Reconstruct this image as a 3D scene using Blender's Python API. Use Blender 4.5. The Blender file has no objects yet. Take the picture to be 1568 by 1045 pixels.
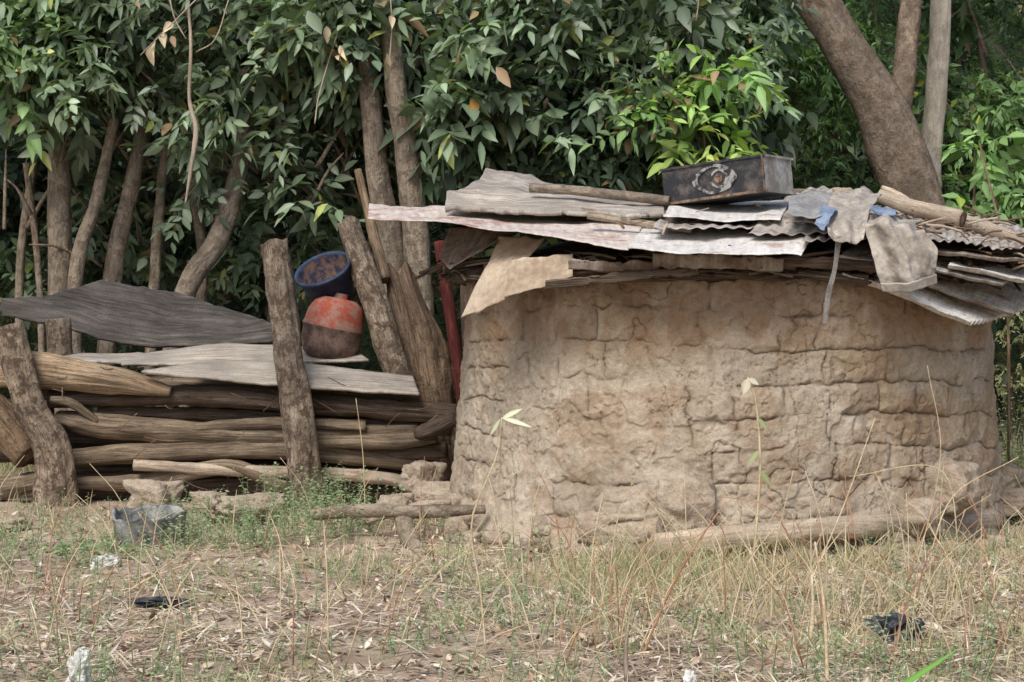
import bpy, math, random
import numpy as np
from mathutils import Vector, Matrix
random.seed(7); rng=np.random.default_rng(7)
scene=bpy.context.scene
K=36/67/1568; CAMY=-12.0; EYE=1.6
def at(px,py,y):
    s=K*(y-CAMY); return Vector(((px-784)*s,y,EYE-(py-461)*s))
def gnd(px,py):
    return at(px,py,CAMY+EYE/((py-461)*K))
# ---------------------------------------------------------------- noise
def _h(a,b,c):
    n=(a*374761393+b*668265263+c*1442695041)&0xffffffff
    n=((n^(n>>13))*1274126177)&0xffffffff
    n=n^(n>>16)
    return (n&0xffff)/65535.0
def vn(x,y,z=0.0):
    x=np.asarray(x,float);y=np.asarray(y,float)+x*0;z=np.asarray(z,float)+x*0
    xi=np.floor(x).astype(np.int64);yi=np.floor(y).astype(np.int64);zi=np.floor(z).astype(np.int64)
    fx=x-xi;fy=y-yi;fz=z-zi
    fx=fx*fx*(3-2*fx);fy=fy*fy*(3-2*fy);fz=fz*fz*(3-2*fz)
    r=0
    for dx in(0,1):
        for dy in(0,1):
            for dz in(0,1):
                r=r+_h(xi+dx,yi+dy,zi+dz)*(fx if dx else 1-fx)*(fy if dy else 1-fy)*(fz if dz else 1-fz)
    return r
def fbm(x,y,z=0.0,o=4):
    r=0;a=0.5;t=0
    for i in range(o):
        r=r+a*vn(np.asarray(x)*2**i+17*i,np.asarray(y)*2**i+5*i,np.asarray(z)*2**i+3*i);t+=a;a*=.5
    return r/t
def sst(a,b,x):
    t=np.clip((x-a)/(b-a),0,1);return t*t*(3-2*t)
# ---------------------------------------------------------------- helpers
def link(o,parent=None):
    scene.collection.objects.link(o)
    if parent: o.parent=parent
    return o
def empty(name,loc=(0,0,0)):
    e=bpy.data.objects.new(name,None); link(e); return e
def mesh_np(name,V,F,mats,cols=None,uv=None,smooth=True,parent=None,midx=None):
    V=np.asarray(V,np.float32);F=np.asarray(F,np.int32)
    me=bpy.data.meshes.new(name);k=F.shape[1]
    me.vertices.add(len(V));me.vertices.foreach_set('co',V.ravel())
    me.loops.add(F.size);me.loops.foreach_set('vertex_index',F.ravel())
    me.polygons.add(len(F));me.polygons.foreach_set('loop_start',np.arange(len(F),dtype=np.int32)*k)
    if midx is not None: me.polygons.foreach_set('material_index',np.asarray(midx,np.int32))
    me.update(calc_edges=True)
    me.polygons.foreach_set('use_smooth',np.full(len(F),smooth,bool))
    if cols is not None:
        a=me.color_attributes.new('Col','FLOAT_COLOR','POINT')
        c=np.ones((len(V),4),np.float32);c[:,:3]=cols
        a.data.foreach_set('color',c.ravel())
    if uv is not None:
        l=me.uv_layers.new(name='UVMap')
        l.data.foreach_set('uv',np.asarray(uv,np.float32)[F.ravel()].ravel())
    for m in (mats if isinstance(mats,list) else [mats]): me.materials.append(m)
    o=bpy.data.objects.new(name,me);link(o,parent);return o
# ---------------------------------------------------------------- materials
class NT:
    def __init__(s,name):
        s.m=bpy.data.materials.new(name);s.m.use_nodes=True;s.t=s.m.node_tree
        s.t.nodes.clear();s.out=s.n('ShaderNodeOutputMaterial')
    def n(s,ty,**kw):
        nd=s.t.nodes.new(ty)
        for k,v in kw.items(): setattr(nd,k,v)
        return nd
    def l(s,a,b): s.t.links.new(a,b)
    def coord(s,kind='Object',scale=(1,1,1)):
        c=s.n('ShaderNodeTexCoord');m=s.n('ShaderNodeMapping');m.inputs['Scale'].default_value=scale
        s.l(c.outputs[kind],m.inputs['Vector']);return m.outputs['Vector']
    def noise(s,vec,scale,detail=5,rough=.6,dist=0):
        n=s.n('ShaderNodeTexNoise');n.inputs['Scale'].default_value=scale;n.inputs['Detail'].default_value=detail
        n.inputs['Roughness'].default_value=rough;n.inputs['Distortion'].default_value=dist
        s.l(vec,n.inputs['Vector']);return n.outputs['Fac']
    def ramp(s,fac,stops):
        r=s.n('ShaderNodeValToRGB');e=r.color_ramp.elements
        while len(e)<len(stops): e.new(0.5)
        for i,(p,c) in enumerate(stops):
            e[i].position=p;e[i].color=(*c,1) if len(c)==3 else c
        s.l(fac,r.inputs['Fac']);return r.outputs['Color']
    def mix(s,fac,a,b,mode='MIX'):
        m=s.n('ShaderNodeMix',data_type='RGBA',blend_type=mode)
        for v,i in((fac,0),(a,6),(b,7)):
            if isinstance(v,(int,float)): m.inputs[i].default_value=v
            elif isinstance(v,tuple): m.inputs[i].default_value=(*v,1)
            else: s.l(v,m.inputs[i])
        return m.outputs[2]
    def bump(s,h,st,dist,prev=None):
        b=s.n('ShaderNodeBump');b.inputs['Strength'].default_value=st;b.inputs['Distance'].default_value=dist
        s.l(h,b.inputs['Height'])
        if prev: s.l(prev,b.inputs['Normal'])
        return b.outputs['Normal']
    def bsdf(s,col,rough=.8,normal=None,metal=0,spec=.3):
        p=s.n('ShaderNodeBsdfPrincipled')
        for v,i in((col,'Base Color'),(rough,'Roughness'),(metal,'Metallic')):
            if isinstance(v,(int,float)): p.inputs[i].default_value=v
            elif isinstance(v,tuple): p.inputs[i].default_value=(*v,1)
            else: s.l(v,p.inputs[i])
        p.inputs['Specular IOR Level'].default_value=spec
        if normal: s.l(normal,p.inputs['Normal'])
        s.l(p.outputs[0],s.out.inputs[0]);return p
def wood(name,c1,c2,c3,su=14,sv=2.2,bd=.02,bs=1.0,patch=None,pt=.52,crk=.75,tint=(.85,1.2)):
    t=NT(name);v=t.coord('UV',(su,sv,1))
    g=t.noise(v,1.6,8,.68,.5);col=t.ramp(g,[(.30,c1),(.5,c2),(.70,c3)])
    v2=t.coord('Object');n2=t.noise(v2,3.5,4)
    col=t.mix(t.ramp(n2,[(.38,(0,0,0)),(.66,(.6,.6,.6))]),col,tuple(x*.5 for x in c2))
    n5=t.noise(v2,1.3,3);col=t.mix(1.0,col,t.ramp(n5,[(.3,(.78,.78,.80)),(.7,(1.25,1.2,1.12))]),'MULTIPLY')
    vc=t.coord('UV',(su*2.2,sv*.7,1));cr=t.noise(vc,1.3,5,.55,.8)
    cm=t.ramp(cr,[(.455,(0,0,0)),(.495,(crk,crk,crk)),(.535,(0,0,0))])
    col=t.mix(cm,col,tuple(x*.35 for x in c1))
    if patch:
        n3=t.noise(v2,11,6,.72);col=t.mix(t.ramp(n3,[(pt,(0,0,0)),(pt+.06,(.85,.85,.85))]),col,patch)
    fine=t.noise(v2,70,5,.75)
    col=t.mix(1.0,col,t.ramp(fine,[(.3,(.75,.75,.75)),(.7,(1.2,1.2,1.2))]),'MULTIPLY')
    nb=t.bump(g,bs,bd);nb=t.bump(cm,-.8,.012,nb)
    if patch: nb=t.bump(n3,.9,.03,nb)
    nb=t.bump(fine,.5,.006,nb)
    t.bsdf(col,.88,nb,spec=.15);return t.m
def leafmat(name,tr=.3,rough=.42,spec=.45,trc=(1.3,1.5,.5)):
    t=NT(name);a=t.n('ShaderNodeAttribute');a.attribute_name='Col'
    col=a.outputs['Color']
    p=t.bsdf(col,rough,None,spec=spec)
    if tr>0:
        tb=t.n('ShaderNodeBsdfTranslucent');t.l(t.mix(1.0,col,trc,'MULTIPLY'),tb.inputs[0])
        mx=t.n('ShaderNodeMixShader');mx.inputs[0].default_value=tr
        t.l(p.outputs[0],mx.inputs[1]);t.l(tb.outputs[0],mx.inputs[2]);t.l(mx.outputs[0],t.out.inputs[0])
    return t.m
M={}
M['bark']=wood('bark_brown',(.09,.06,.04),(.25,.18,.12),(.40,.31,.22))
M['barkgrey']=wood('bark_grey',(.15,.12,.09),(.36,.30,.235),(.50,.44,.36),su=9,sv=4,patch=(.17,.135,.10),crk=.5)
M['barkbig']=wood('bark_big_tree',(.11,.085,.065),(.25,.20,.155),(.37,.31,.25),su=7,sv=5,patch=(.13,.10,.075),crk=.35,bd=.03)
M['post']=wood('post_bark',(.12,.09,.068),(.31,.25,.19),(.47,.41,.33),su=13,sv=6,bd=.03,patch=(.095,.065,.047),pt=.50)
M['logs']=wood('weathered_log',(.085,.062,.045),(.23,.18,.13),(.39,.325,.25),su=16,sv=1.2)
M['logdark']=wood('weathered_log_dark',(.05,.036,.029),(.135,.10,.078),(.26,.21,.168),su=16,sv=1.2)
M['loglight']=wood('split_log',(.18,.11,.065),(.45,.335,.22),(.63,.54,.41),su=22,sv=1.5,bd=.03)
M['deadwood']=wood('dead_trunk',(.10,.065,.04),(.22,.155,.105),(.34,.27,.20),su=8,sv=1.6,bd=.03,patch=(.10,.07,.047),pt=.54)
M['pale']=wood('pale_log',(.30,.235,.18),(.50,.415,.325),(.62,.545,.45),su=10,sv=1.5,crk=.4)
M['plank']=wood('grey_plank',(.22,.195,.17),(.46,.42,.37),(.62,.58,.52),su=26,sv=1.2,bd=.01,crk=.5)
M['slab']=wood('grey_wood_slab',(.04,.037,.035),(.10,.092,.086),(.19,.175,.16),su=10,sv=1.2,bd=.01,crk=.5)
M['eaveboard']=wood('eave_board',(.06,.045,.035),(.16,.125,.095),(.28,.23,.18),su=20,sv=1.2)  # colours darkened to paint in the shadow under the eaves
M['cut']=wood('cut_wood',(.22,.14,.09),(.38,.27,.17),(.50,.40,.28),su=30,sv=30)
M['trunkpale']=wood('trunk_pale',(.28,.25,.20),(.50,.46,.39),(.62,.58,.50),su=8,sv=4,crk=.3)
M['red']=wood('red_pole',(.05,.012,.01),(.12,.03,.026),(.18,.06,.05))
M['leaf']=leafmat('leaf_dark',.2,.42,.55)
M['leaffar']=leafmat('leaf_far',0,.5,.4)
M['leafb']=leafmat('leaf_bright',.3,.45,.4)
M['grass']=leafmat('grass_mat',.2,.6,.2)
M['straw']=leafmat('straw_mat',0,.75,.15,(1,1,1))
def tin(name,c1,c2,rust,ra=.55,metal=.35,rough=.5):
    t=NT(name);v=t.coord('Object');n=t.noise(v,4,6,.65);f=t.noise(v,22,5,.7)
    vs=t.coord('UV',(1.2,9,1));s=t.noise(vs,2.5,6,.6)
    col=t.ramp(s,[(.3,c1),(.7,c2)])
    col=t.mix(t.ramp(n,[(ra,(0,0,0)),(ra+.12,(.85,.85,.85))]),col,rust)
    col=t.mix(t.ramp(f,[(.52,(0,0,0)),(.72,(.7,.7,.7))]),col,tuple(x*.6 for x in rust))
    t.bsdf(col,rough,t.bump(f,.25,.004),metal=metal,spec=.25);return t.m
M['tin']=tin('tin_pale',(.50,.48,.45),(.74,.72,.68),(.34,.24,.17),.56,0,.7)
M['tinpink']=tin('tin_pink',(.46,.39,.345),(.68,.62,.56),(.34,.20,.155),.51,0,.7)
M['tingrey']=tin('tin_grey',(.26,.235,.21),(.50,.465,.42),(.19,.12,.08),.50,0,.7)
M['tinrust']=tin('tin_rust',(.17,.13,.10),(.36,.31,.26),(.12,.07,.045),.47,0,.8)
def mudmat(name):
    t=NT(name);a=t.n('ShaderNodeAttribute');a.attribute_name='Col'
    v=t.coord('Object');n=t.noise(v,18,8,.7);n2=t.noise(v,120,4,.75);n3=t.noise(v,2.2,5,.6)
    col=t.mix(1.0,a.outputs['Color'],t.ramp(n,[(.3,(.78,.76,.72)),(.7,(1.18,1.18,1.18))]),'MULTIPLY')
    col=t.mix(1.0,col,t.ramp(n3,[(.3,(.85,.82,.78)),(.7,(1.1,1.12,1.14))]),'MULTIPLY')
    col=t.mix(1.0,col,t.ramp(n2,[(.3,(.75,.75,.75)),(.7,(1.2,1.2,1.2))]),'MULTIPLY')
    nb=t.bump(n,.8,.022);nb=t.bump(n2,.6,.007,nb)
    t.bsdf(col,.95,nb,spec=.1);return t.m
M['mud']=mudmat('mud_wall_mat');M['ground']=mudmat('ground_mat')
def simple(name,c1,c2,sc=6,rough=.8,bs=.4,bd=.01,spec=.2,a=.4,b=.62,metal=0):
    t=NT(name);v=t.coord('Object');n=t.noise(v,sc,6,.65);f=t.noise(v,sc*8,4,.7)
    col=t.ramp(n,[(a,c1),(b,c2)])
    col=t.mix(1.0,col,t.ramp(f,[(.3,(.8,.8,.8)),(.7,(1.15,1.15,1.15))]),'MULTIPLY')
    nb=t.bump(n,bs,bd);nb=t.bump(f,bs*.6,bd*.3,nb)
    t.bsdf(col,rough,nb,spec=spec,metal=metal);return t.m
M['stone']=simple('mud_stone',(.35,.275,.205),(.49,.41,.32),9,.95,.8,.04)
M['card']=simple('old_cardboard',(.36,.275,.20),(.50,.41,.31),3,.85,.3,.01)
M['cloth']=simple('khaki_cloth',(.29,.255,.215),(.45,.41,.36),5,.9,.5,.01)
M['cloth2']=simple('grey_cloth',(.20,.20,.20),(.34,.33,.32),5,.9,.5,.01)
M['bluecloth']=simple('blue_cloth',(.12,.17,.26),(.24,.30,.40),6,.9)
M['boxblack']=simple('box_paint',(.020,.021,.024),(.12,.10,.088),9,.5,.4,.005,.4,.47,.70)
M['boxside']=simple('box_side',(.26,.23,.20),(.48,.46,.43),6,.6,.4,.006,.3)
M['rust']=simple('box_rust',(.06,.04,.03),(.26,.18,.13),14,.9)
M['emblem']=simple('box_emblem',(.03,.032,.036),(.30,.29,.27),18,.7,.3,.003,.3,.45,.56)
M['emblem2']=simple('box_emblem_orange',(.05,.045,.04),(.34,.18,.10),18,.7,.3,.003,.3,.45,.6)
M['blue']=simple('blue_plastic',(.018,.032,.07),(.045,.075,.14),7,.6,.3,.005,.3)
M['blueI']=simple('bucket_inside',(.022,.028,.05),(.15,.09,.07),12,.8,.3,.005,.2,.42,.6)
M['redp']=simple('red_plastic',(.33,.08,.052),(.30,.18,.14),10,.8,.4,.01,.15,.42,.60)
M['redd']=simple('red_grimy',(.08,.055,.045),(.24,.16,.13),7,.85)
M['pot']=simple('pot_plastic',(.07,.075,.08),(.32,.32,.30),6,.7,.6,.015,.3,.38,.6)
M['blackbag']=simple('black_bag',(.014,.015,.02),(.07,.08,.095),12,.35,.8,.02,.6)
M['whitebag']=simple('white_bag',(.5,.5,.46),(.72,.72,.69),9,.5,.6,.01,.4)
M['backing']=simple('backing_dark',(.016,.026,.012),(.05,.078,.035),2,.95,1,.2)
M['lightblock']=simple('roof_light_block',(.03,.02,.012),(.11,.075,.045),16,.95,1,.03)
M['strap']=simple('strap_cloth',(.14,.13,.12),(.26,.24,.22),9,.9)
# ---------------------------------------------------------------- tube / loft / lathe / rock
def crs(P,n):
    P=np.asarray(P,float)
    if len(P)==2: return P[0]+(P[1]-P[0])*np.linspace(0,1,n)[:,None]
    Q=np.vstack([2*P[0]-P[1],P,2*P[-1]-P[-2]]);t=np.linspace(0,len(P)-1-1e-6,n)
    i=t.astype(int);f=(t-i)[:,None]
    a,b,c,d=Q[i],Q[i+1],Q[i+2],Q[i+3]
    return .5*((2*b)+(c-a)*f+(2*a-5*b+4*c-d)*f*f+(3*b-a-3*c+d)*f**3)
_sd=[0]
def tube_data(pts,rad,seg=14,step=.035,lump=.18,cap=True,jag=0.0,ridge=.06):
    _sd[0]+=1;sd=_sd[0]*7.31
    pts=np.array([tuple(p) for p in pts],float)
    L=np.linalg.norm(np.diff(pts,axis=0),axis=1).sum();n=max(6,int(L/step))
    C=crs(pts,n);R=np.interp(np.linspace(0,1,n),np.linspace(0,1,len(rad)),rad) if hasattr(rad,'__len__') else np.full(n,rad)
    T=np.gradient(C,axis=0);T/=np.linalg.norm(T,axis=1)[:,None]
    up=np.array([0,1.0,0]) if abs(T[0][1])<.9 else np.array([1.0,0,0])
    a=np.linspace(0,2*np.pi,seg,endpoint=False)
    V=[];UV=[];vl=0
    ca,sa=np.cos(a),np.sin(a);rm=R.mean()
    for i in range(n):
        N=up-T[i]*np.dot(up,T[i]);N/=np.linalg.norm(N);up=N;B=np.cross(T[i],N)
        if i: vl+=np.linalg.norm(C[i]-C[i-1])
        nn=fbm(ca*1.2+sd,sa*1.2+sd,np.full(seg,vl/rm*.35+sd),3)-.5
        rr=vn(ca*3.5+sd,sa*3.5,np.full(seg,vl/rm*.15))-.5
        r=R[i]*(1+lump*2*nn+ridge*2*rr)
        p=C[i]+N*(ca*r)[:,None]+B*(sa*r)[:,None]
        if jag and i==n-1: p=p+T[i]*(jag*(vn(ca*2+sd,sa*2+sd)-.3))[:,None]
        V.append(p);UV.append(np.stack([a*rm,np.full(seg,vl)],1))
    V=np.vstack(V);UV=np.vstack(UV)+sd
    F=[];mi=[]
    for i in range(n-1):
        for j in range(seg):
            k=(j+1)%seg;F.append((i*seg+j,i*seg+k,(i+1)*seg+k,(i+1)*seg+j));mi.append(0)
    if cap:
        for i0,fl in((0,1),((n-1)*seg,0)):
            ring=V[i0:i0+seg];c=ring.mean(0);inn=c+(ring-c)*.45+ (T[0] if fl else -T[-1])*R[0]*.05
            b=len(V);V=np.vstack([V,inn,[c]]);UV=np.vstack([UV,(inn-c)[:,[0,2]],[[0,0]]])
            for j in range(seg):
                k=(j+1)%seg
                q=(i0+j,i0+k,b+k,b+j);F.append(q if not fl else q[::-1]);mi.append(1)
                if j%2==0:
                    q=(b+j,b+k,b+(k+1)%seg,b+seg);F.append(q if not fl else q[::-1]);mi.append(1)
    return V,np.array(F),UV,np.array(mi)
def tube(name,pts,rad,mat='bark',parent=None,capm='cut',**kw):
    V,F,UV,mi=tube_data(pts,rad,**kw)
    return mesh_np(name,V,F,[M[mat],M[capm]],uv=UV,parent=parent,midx=mi)
def tubes(name,lst,mat,parent=None,capm='cut',**kw):
    Vs=[];Fs=[];Us=[];Ms=[];b=0
    for p,r in lst:
        V,F,UV,mi=tube_data(p,r,**kw);Vs.append(V);Fs.append(F+b);Us.append(UV);Ms.append(mi);b+=len(V)
    return mesh_np(name,np.vstack(Vs),np.vstack(Fs),[M[mat],M[capm]],uv=np.vstack(Us),parent=parent,midx=np.concatenate(Ms))
def loft(name,rows,mat,nu=60,nv=24,disp=None,thick=.003,parent=None,smoothcurve=False,ragged=0.0):
    rows=[np.array([tuple(p) for p in r],float) for r in rows]
    def rs(P,n):
        if smoothcurve: return crs(P,n)
        t=np.linspace(0,len(P)-1,n);return np.stack([np.interp(t,np.arange(len(P)),P[:,k]) for k in range(3)],1)
    A=np.array([rs(r,nu) for r in rows]);G=np.array([rs(A[:,j],nv) for j in range(nu)]).transpose(1,0,2)
    du=np.gradient(G,axis=1);dv=np.gradient(G,axis=0);N=np.cross(du,dv);N/=np.linalg.norm(N,axis=2)[...,None]+1e-9
    if N[...,2].mean()<0:N=-N
    ul=np.cumsum(np.linalg.norm(du,axis=2),axis=1);vl=np.cumsum(np.linalg.norm(dv,axis=2),axis=0)
    _sd[0]+=1
    if disp is not None: G=G+N*disp(ul,vl,_sd[0]*3.3)[...,None]
    if ragged:
        e=(fbm(ul[0]*9,ul[0]*0+_sd[0],0,4)-.5)*2*ragged;dvn=dv[0]/np.linalg.norm(dv[0],axis=1)[:,None]
        G[0]+=dvn*e[:,None]
        e=(fbm(ul[-1]*9,ul[-1]*0+_sd[0]+9,0,4)-.5)*2*ragged;G[-1]+=dvn*e[:,None]
    V=G.reshape(-1,3);i=np.arange(nv-1)[:,None]*nu+np.arange(nu-1)[None];i=i.ravel()
    F=np.stack([i,i+1,i+nu+1,i+nu],1)
    o=mesh_np(name,V,F,M[mat],uv=np.stack([vl.ravel(),ul.ravel()],1)+_sd[0]*3.7,parent=parent)
    md=o.modifiers.new('s','SOLIDIFY');md.thickness=thick;md.offset=0
    return o
def corr(amp=.011,pitch=.076,axis='u',bend=.02):
    return lambda u,v,s:amp*np.sin((u if axis=='u' else v)*2*np.pi/pitch)+bend*(fbm(u*2+s,v*2)-.5)*2
def wr(amp=.03,f=5,ax=1.0):
    return lambda u,v,s:amp*2*(fbm(u*f+s,v*f*ax+s,0,4)-.5)+amp*.8*(1-np.abs(2*vn(u*f*1.7+s,v*f*.6*ax)-1))
def lathe(name,prof,mats,seg=48,parent=None,mi=None,dent=.0,M4=None,jagtop=0):
    prof=np.array(prof,float);a=np.linspace(0,2*np.pi,seg,endpoint=False);n=len(prof);zm=prof[:,1].max()
    V=np.array([[r*np.cos(t),r*np.sin(t),z] for r,z in prof for t in a])
    if dent:
        d=1+dent*(fbm(V[:,0]*6+3,V[:,1]*6,V[:,2]*5)-.5)*2;V[:,0]*=d;V[:,1]*=d
    if jagtop: V[:,2]-=jagtop*np.clip(V[:,2]/zm,0,1)**3*vn(V[:,0]*14+3,V[:,1]*14)
    if M4 is not None: V=np.array([tuple(M4@Vector(v)) for v in V])
    F=[];m=[]
    for i in range(n-1):
        for j in range(seg):
            k=(j+1)%seg;F.append((i*seg+j,i*seg+k,(i+1)*seg+k,(i+1)*seg+j));m.append(mi[i] if mi else 0)
    return mesh_np(name,V,F,[M[x] for x in mats],parent=parent,midx=m)
import bmesh
def rock(name,c,size,mat='stone',parent=None,rough=.35,box=.5,rot=0,sub=4,fr=1.5,flat=False):
    bm=bmesh.new();bmesh.ops.create_icosphere(bm,subdivisions=sub,radius=1);_sd[0]+=1;s=_sd[0]*5.1
    P=np.array([v.co[:] for v in bm.verts]);m=np.abs(P).max(1)[:,None];P=P*(1-box)+P/m*.85*box
    P=P*(1+rough*2*(fbm(P[:,0]*fr+s,P[:,1]*fr,P[:,2]*fr,4)-.5)+.10*(fbm(P[:,0]*6+s,P[:,1]*6,P[:,2]*6,3)-.5))[:,None]
    P*=np.array(size);cr,sr=math.cos(rot),math.sin(rot)
    P=np.stack([P[:,0]*cr-P[:,1]*sr,P[:,0]*sr+P[:,1]*cr,P[:,2]],1)+np.array(tuple(c))
    for v,p in zip(bm.verts,P): v.co=p
    me=bpy.data.meshes.new(name);bm.to_mesh(me);bm.free();me.materials.append(M[mat])
    for p in me.polygons:p.use_smooth=not flat
    return link(bpy.data.objects.new(name,me),parent)
# ---------------------------------------------------------------- ground
def gh(x,y):
    return .05*(fbm(np.asarray(x)*.7,np.asarray(y)*.7,3,3)-.5)*2*np.clip(1-np.hypot(x,y)/60,0,1)
def gz(x,y): return gh(x,y)+.045*(fbm(x*5,y*5,1,4)-.5)
xs=np.concatenate([-np.geomspace(300,6,30),np.linspace(-5.9,5.9,460),np.geomspace(6,300,30)])
ys=np.concatenate([-np.geomspace(60,5.2,14),np.linspace(-5.1,5.5,420),np.geomspace(5.6,400,30)])
X,Y=np.meshgrid(xs,ys);Z=gz(X,Y)
dirt=np.array([.43,.32,.26]);dirt2=np.array([.52,.43,.33]);olive=np.array([.30,.26,.17])
m1=sst(.35,.65,fbm(X*1.3,Y*2.2,7))[...,None];m2=sst(.45,.7,fbm(X*2+9,Y*3,2))[...,None]
C=dirt*(1-m1)+dirt2*m1;C=C*(1-.4*m2)+olive*.4*m2
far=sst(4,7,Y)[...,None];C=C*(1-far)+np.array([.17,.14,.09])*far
nx=len(xs);i=(np.arange(len(ys)-1)[:,None]*nx+np.arange(nx-1)[None]).ravel()
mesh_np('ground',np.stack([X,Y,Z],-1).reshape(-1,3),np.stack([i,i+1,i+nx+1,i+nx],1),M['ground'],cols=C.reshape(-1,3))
# ---------------------------------------------------------------- hut
hut=empty('mud_hut')
HX,HY=1.53,2.0
nt,nz=1900,290;H=1.82
th=np.linspace(0,2*np.pi,nt,endpoint=False);zz=np.linspace(-.05,H,nz)
TH,ZZ=np.meshgrid(th,zz)
cu,su=np.cos(TH),np.sin(TH)
R0=1.985-.055*ZZ+.10*np.exp(-np.clip(ZZ,0,9)/.13)
U=TH*1.93
def N3(fr,a,o=3): return fbm(cu*1.93*fr+a,su*1.93*fr+a*.7,ZZ*fr+a*1.3,o)
Uw=U+.22*(N3(1.5,1)-.5)+.10*(N3(5,2)-.5)+.034*(N3(19,3,3)-.5)
Zw=ZZ+.20*(N3(1.2,4)-.5)+.085*(N3(4.5,5)-.5)+.032*(N3(17,6,3)-.5)
rh=.218;row=np.floor(Zw/rh).astype(int);fz=Zw/rh-row
bw=.33*(.8+.45*_h(row,row*0+9,row*0));off=_h(row,row*0+3,row*0)*3
c0=np.floor(Uw/bw+off).astype(int)
j0=.36*(_h(row,c0,row*0+5)-.5);j1=.36*(_h(row,c0+1,row*0+5)-.5)
fu=Uw/bw+off-c0
col_=np.where(fu<j0,c0-1,np.where(fu>1+j1,c0+1,c0))
dz=np.minimum(fz,1-fz)*rh;dv_=np.minimum(np.abs(fu-j0),np.abs(1+j1-fu))*bw
jm=N3(2.1,8);jm2=N3(2.8,18)
edgefade=.75+.5*N3(8,19,2)
visz=sst(.43,.56,jm);visu=sst(.41,.54,jm2)
cw=(.002+.013*N3(6,7,3)*edgefade)
crz=(1-sst(.1,1,dz/cw))*visz;cru=(1-sst(.1,1,dv_/cw))*visu
crack=np.maximum(crz,cru)*sst(.28,.5,N3(10,63,2))
jd=np.minimum(dz+.04*(1-visz),dv_+.04*(1-visu));bev=(1-sst(0,.030,jd))*np.maximum(visz,visu)
bevb=(1-sst(0,.065,jd))*np.maximum(visz,visu)
rid=np.abs(N3(2.6,28,4)-.5);fis=(1-sst(0,.006,rid))*sst(.48,.6,N3(1.3,30,2))
rid2=np.abs(N3(5,48,4)-.5);fis2=(1-sst(0,.006,rid2))*sst(.50,.6,N3(2,60,2))
vb=sst(.42,.55,(jm+jm2)/2)
bo=(_h(row,col_,row*0+11)-.5)*.020*vb*(1-bevb)
top=sst(1.05,1.5,ZZ+.5*(N3(2,70)-.5))
lump=.045*(N3(1.5,80,4)-.5)*2+.018*(N3(6,81,4)-.5)*2+.009*(N3(20,82,3)-.5)*2
slab=.011*sst(.49,.52,N3(3,83,4))+.008*sst(.5,.53,N3(7,84,4))
RR=R0+lump+slab+bo-.013*crack-.006*bev-.006*bevb-.013*fis-.010*fis2
Vx=HX+.02*ZZ+cu*RR;Vy=HY+su*RR
c_base=np.array([.425,.335,.235]);c_red=np.array([.335,.225,.145]);c_gry=np.array([.45,.385,.305])
g=sst(.40,.60,N3(1.4,90,4))[...,None]
cc=c_base*(1-g)+c_gry*g
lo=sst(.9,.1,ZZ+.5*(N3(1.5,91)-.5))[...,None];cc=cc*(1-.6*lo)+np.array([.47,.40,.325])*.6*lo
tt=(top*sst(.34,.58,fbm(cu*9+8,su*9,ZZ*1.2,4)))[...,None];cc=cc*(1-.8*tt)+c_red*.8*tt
sp=sst(.53,.60,N3(3,95,4))[...,None];cc=cc*(1-.45*sp)+c_red*.45*sp
sp=sst(.55,.60,N3(4,99,4))[...,None];cc=cc*(1-.35*sp)+np.array([.54,.47,.385])*.35*sp
tint=(.88+.23*_h(row,col_,row*0+21))[...,None];cc=cc*(1+(tint-1)*vb[...,None])
dk=np.clip(.52*crack+.10*bev+.08*bevb+.5*fis+.45*fis2,0,.7)[...,None];cc=cc*(1-dk)+np.array([.13,.09,.06])*dk
i=np.arange(nz-1)[:,None]*nt;j=np.arange(nt);jn=(j+1)%nt
F=np.stack([i+j,i+jn,i+nt+jn,i+nt+j],-1).reshape(-1,4)
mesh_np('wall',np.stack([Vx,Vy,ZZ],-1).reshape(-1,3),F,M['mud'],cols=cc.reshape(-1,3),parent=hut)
prof=[(1.80,1.70),(2.0,1.76),(2.02,1.80),(1.7,1.90),(1.2,2.02),(.6,2.12),(.01,2.16)]
a=np.linspace(0,2*np.pi,120,endpoint=False)
V=np.array([[HX+.03+r*(1+.03*math.sin(5*t)+.03*math.sin(11*t+1))*math.cos(t),HY+r*math.sin(t),z+.03*(float(vn(r*5,t*9))-.5)] for r,z in prof for t in a])
F=[(i*120+j,i*120+(j+1)%120,(i+1)*120+(j+1)%120,(i+1)*120+j) for i in range(len(prof)-1) for j in range(120)]
mesh_np('roof_light_block',V,F,M['lightblock'],parent=hut)  # dark cone added beneath the sheets to stop light leaking through
lst=[]
for k in range(240):
    t=random.uniform(math.pi*1.0,math.pi*2.05);r=random.uniform(1.92,2.14)
    l=random.uniform(.12,.5);z=random.uniform(1.74,1.90);d=random.choice([1,-1])*random.uniform(.3,1.6)
    p0=Vector((HX+r*math.cos(t),HY+r*math.sin(t),z));tan=Vector((-math.sin(t),math.cos(t),0));out=Vector((math.cos(t),math.sin(t),0))
    dirv=(tan*math.sin(d)+out*math.cos(d)*.35+Vector((0,0,random.uniform(-.25,.05)))).normalized()
    lst.append(([p0-dirv*l/2,p0+Vector((0,0,random.uniform(-.02,.02))),p0+dirv*l/2],random.uniform(.003,.011)))
tubes('eave_brush',lst,'eaveboard',hut,seg=6,step=.06)
lst=[]
for a0 in np.linspace(math.pi,2*math.pi,8):
    pts=[Vector((HX+1.97*math.cos(a0+d),HY+1.97*math.sin(a0+d),1.77+random.uniform(-.02,.03))) for d in(-.3,-.1,.1,.3)]
    lst.append((pts,random.uniform(.025,.045)))
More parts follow.
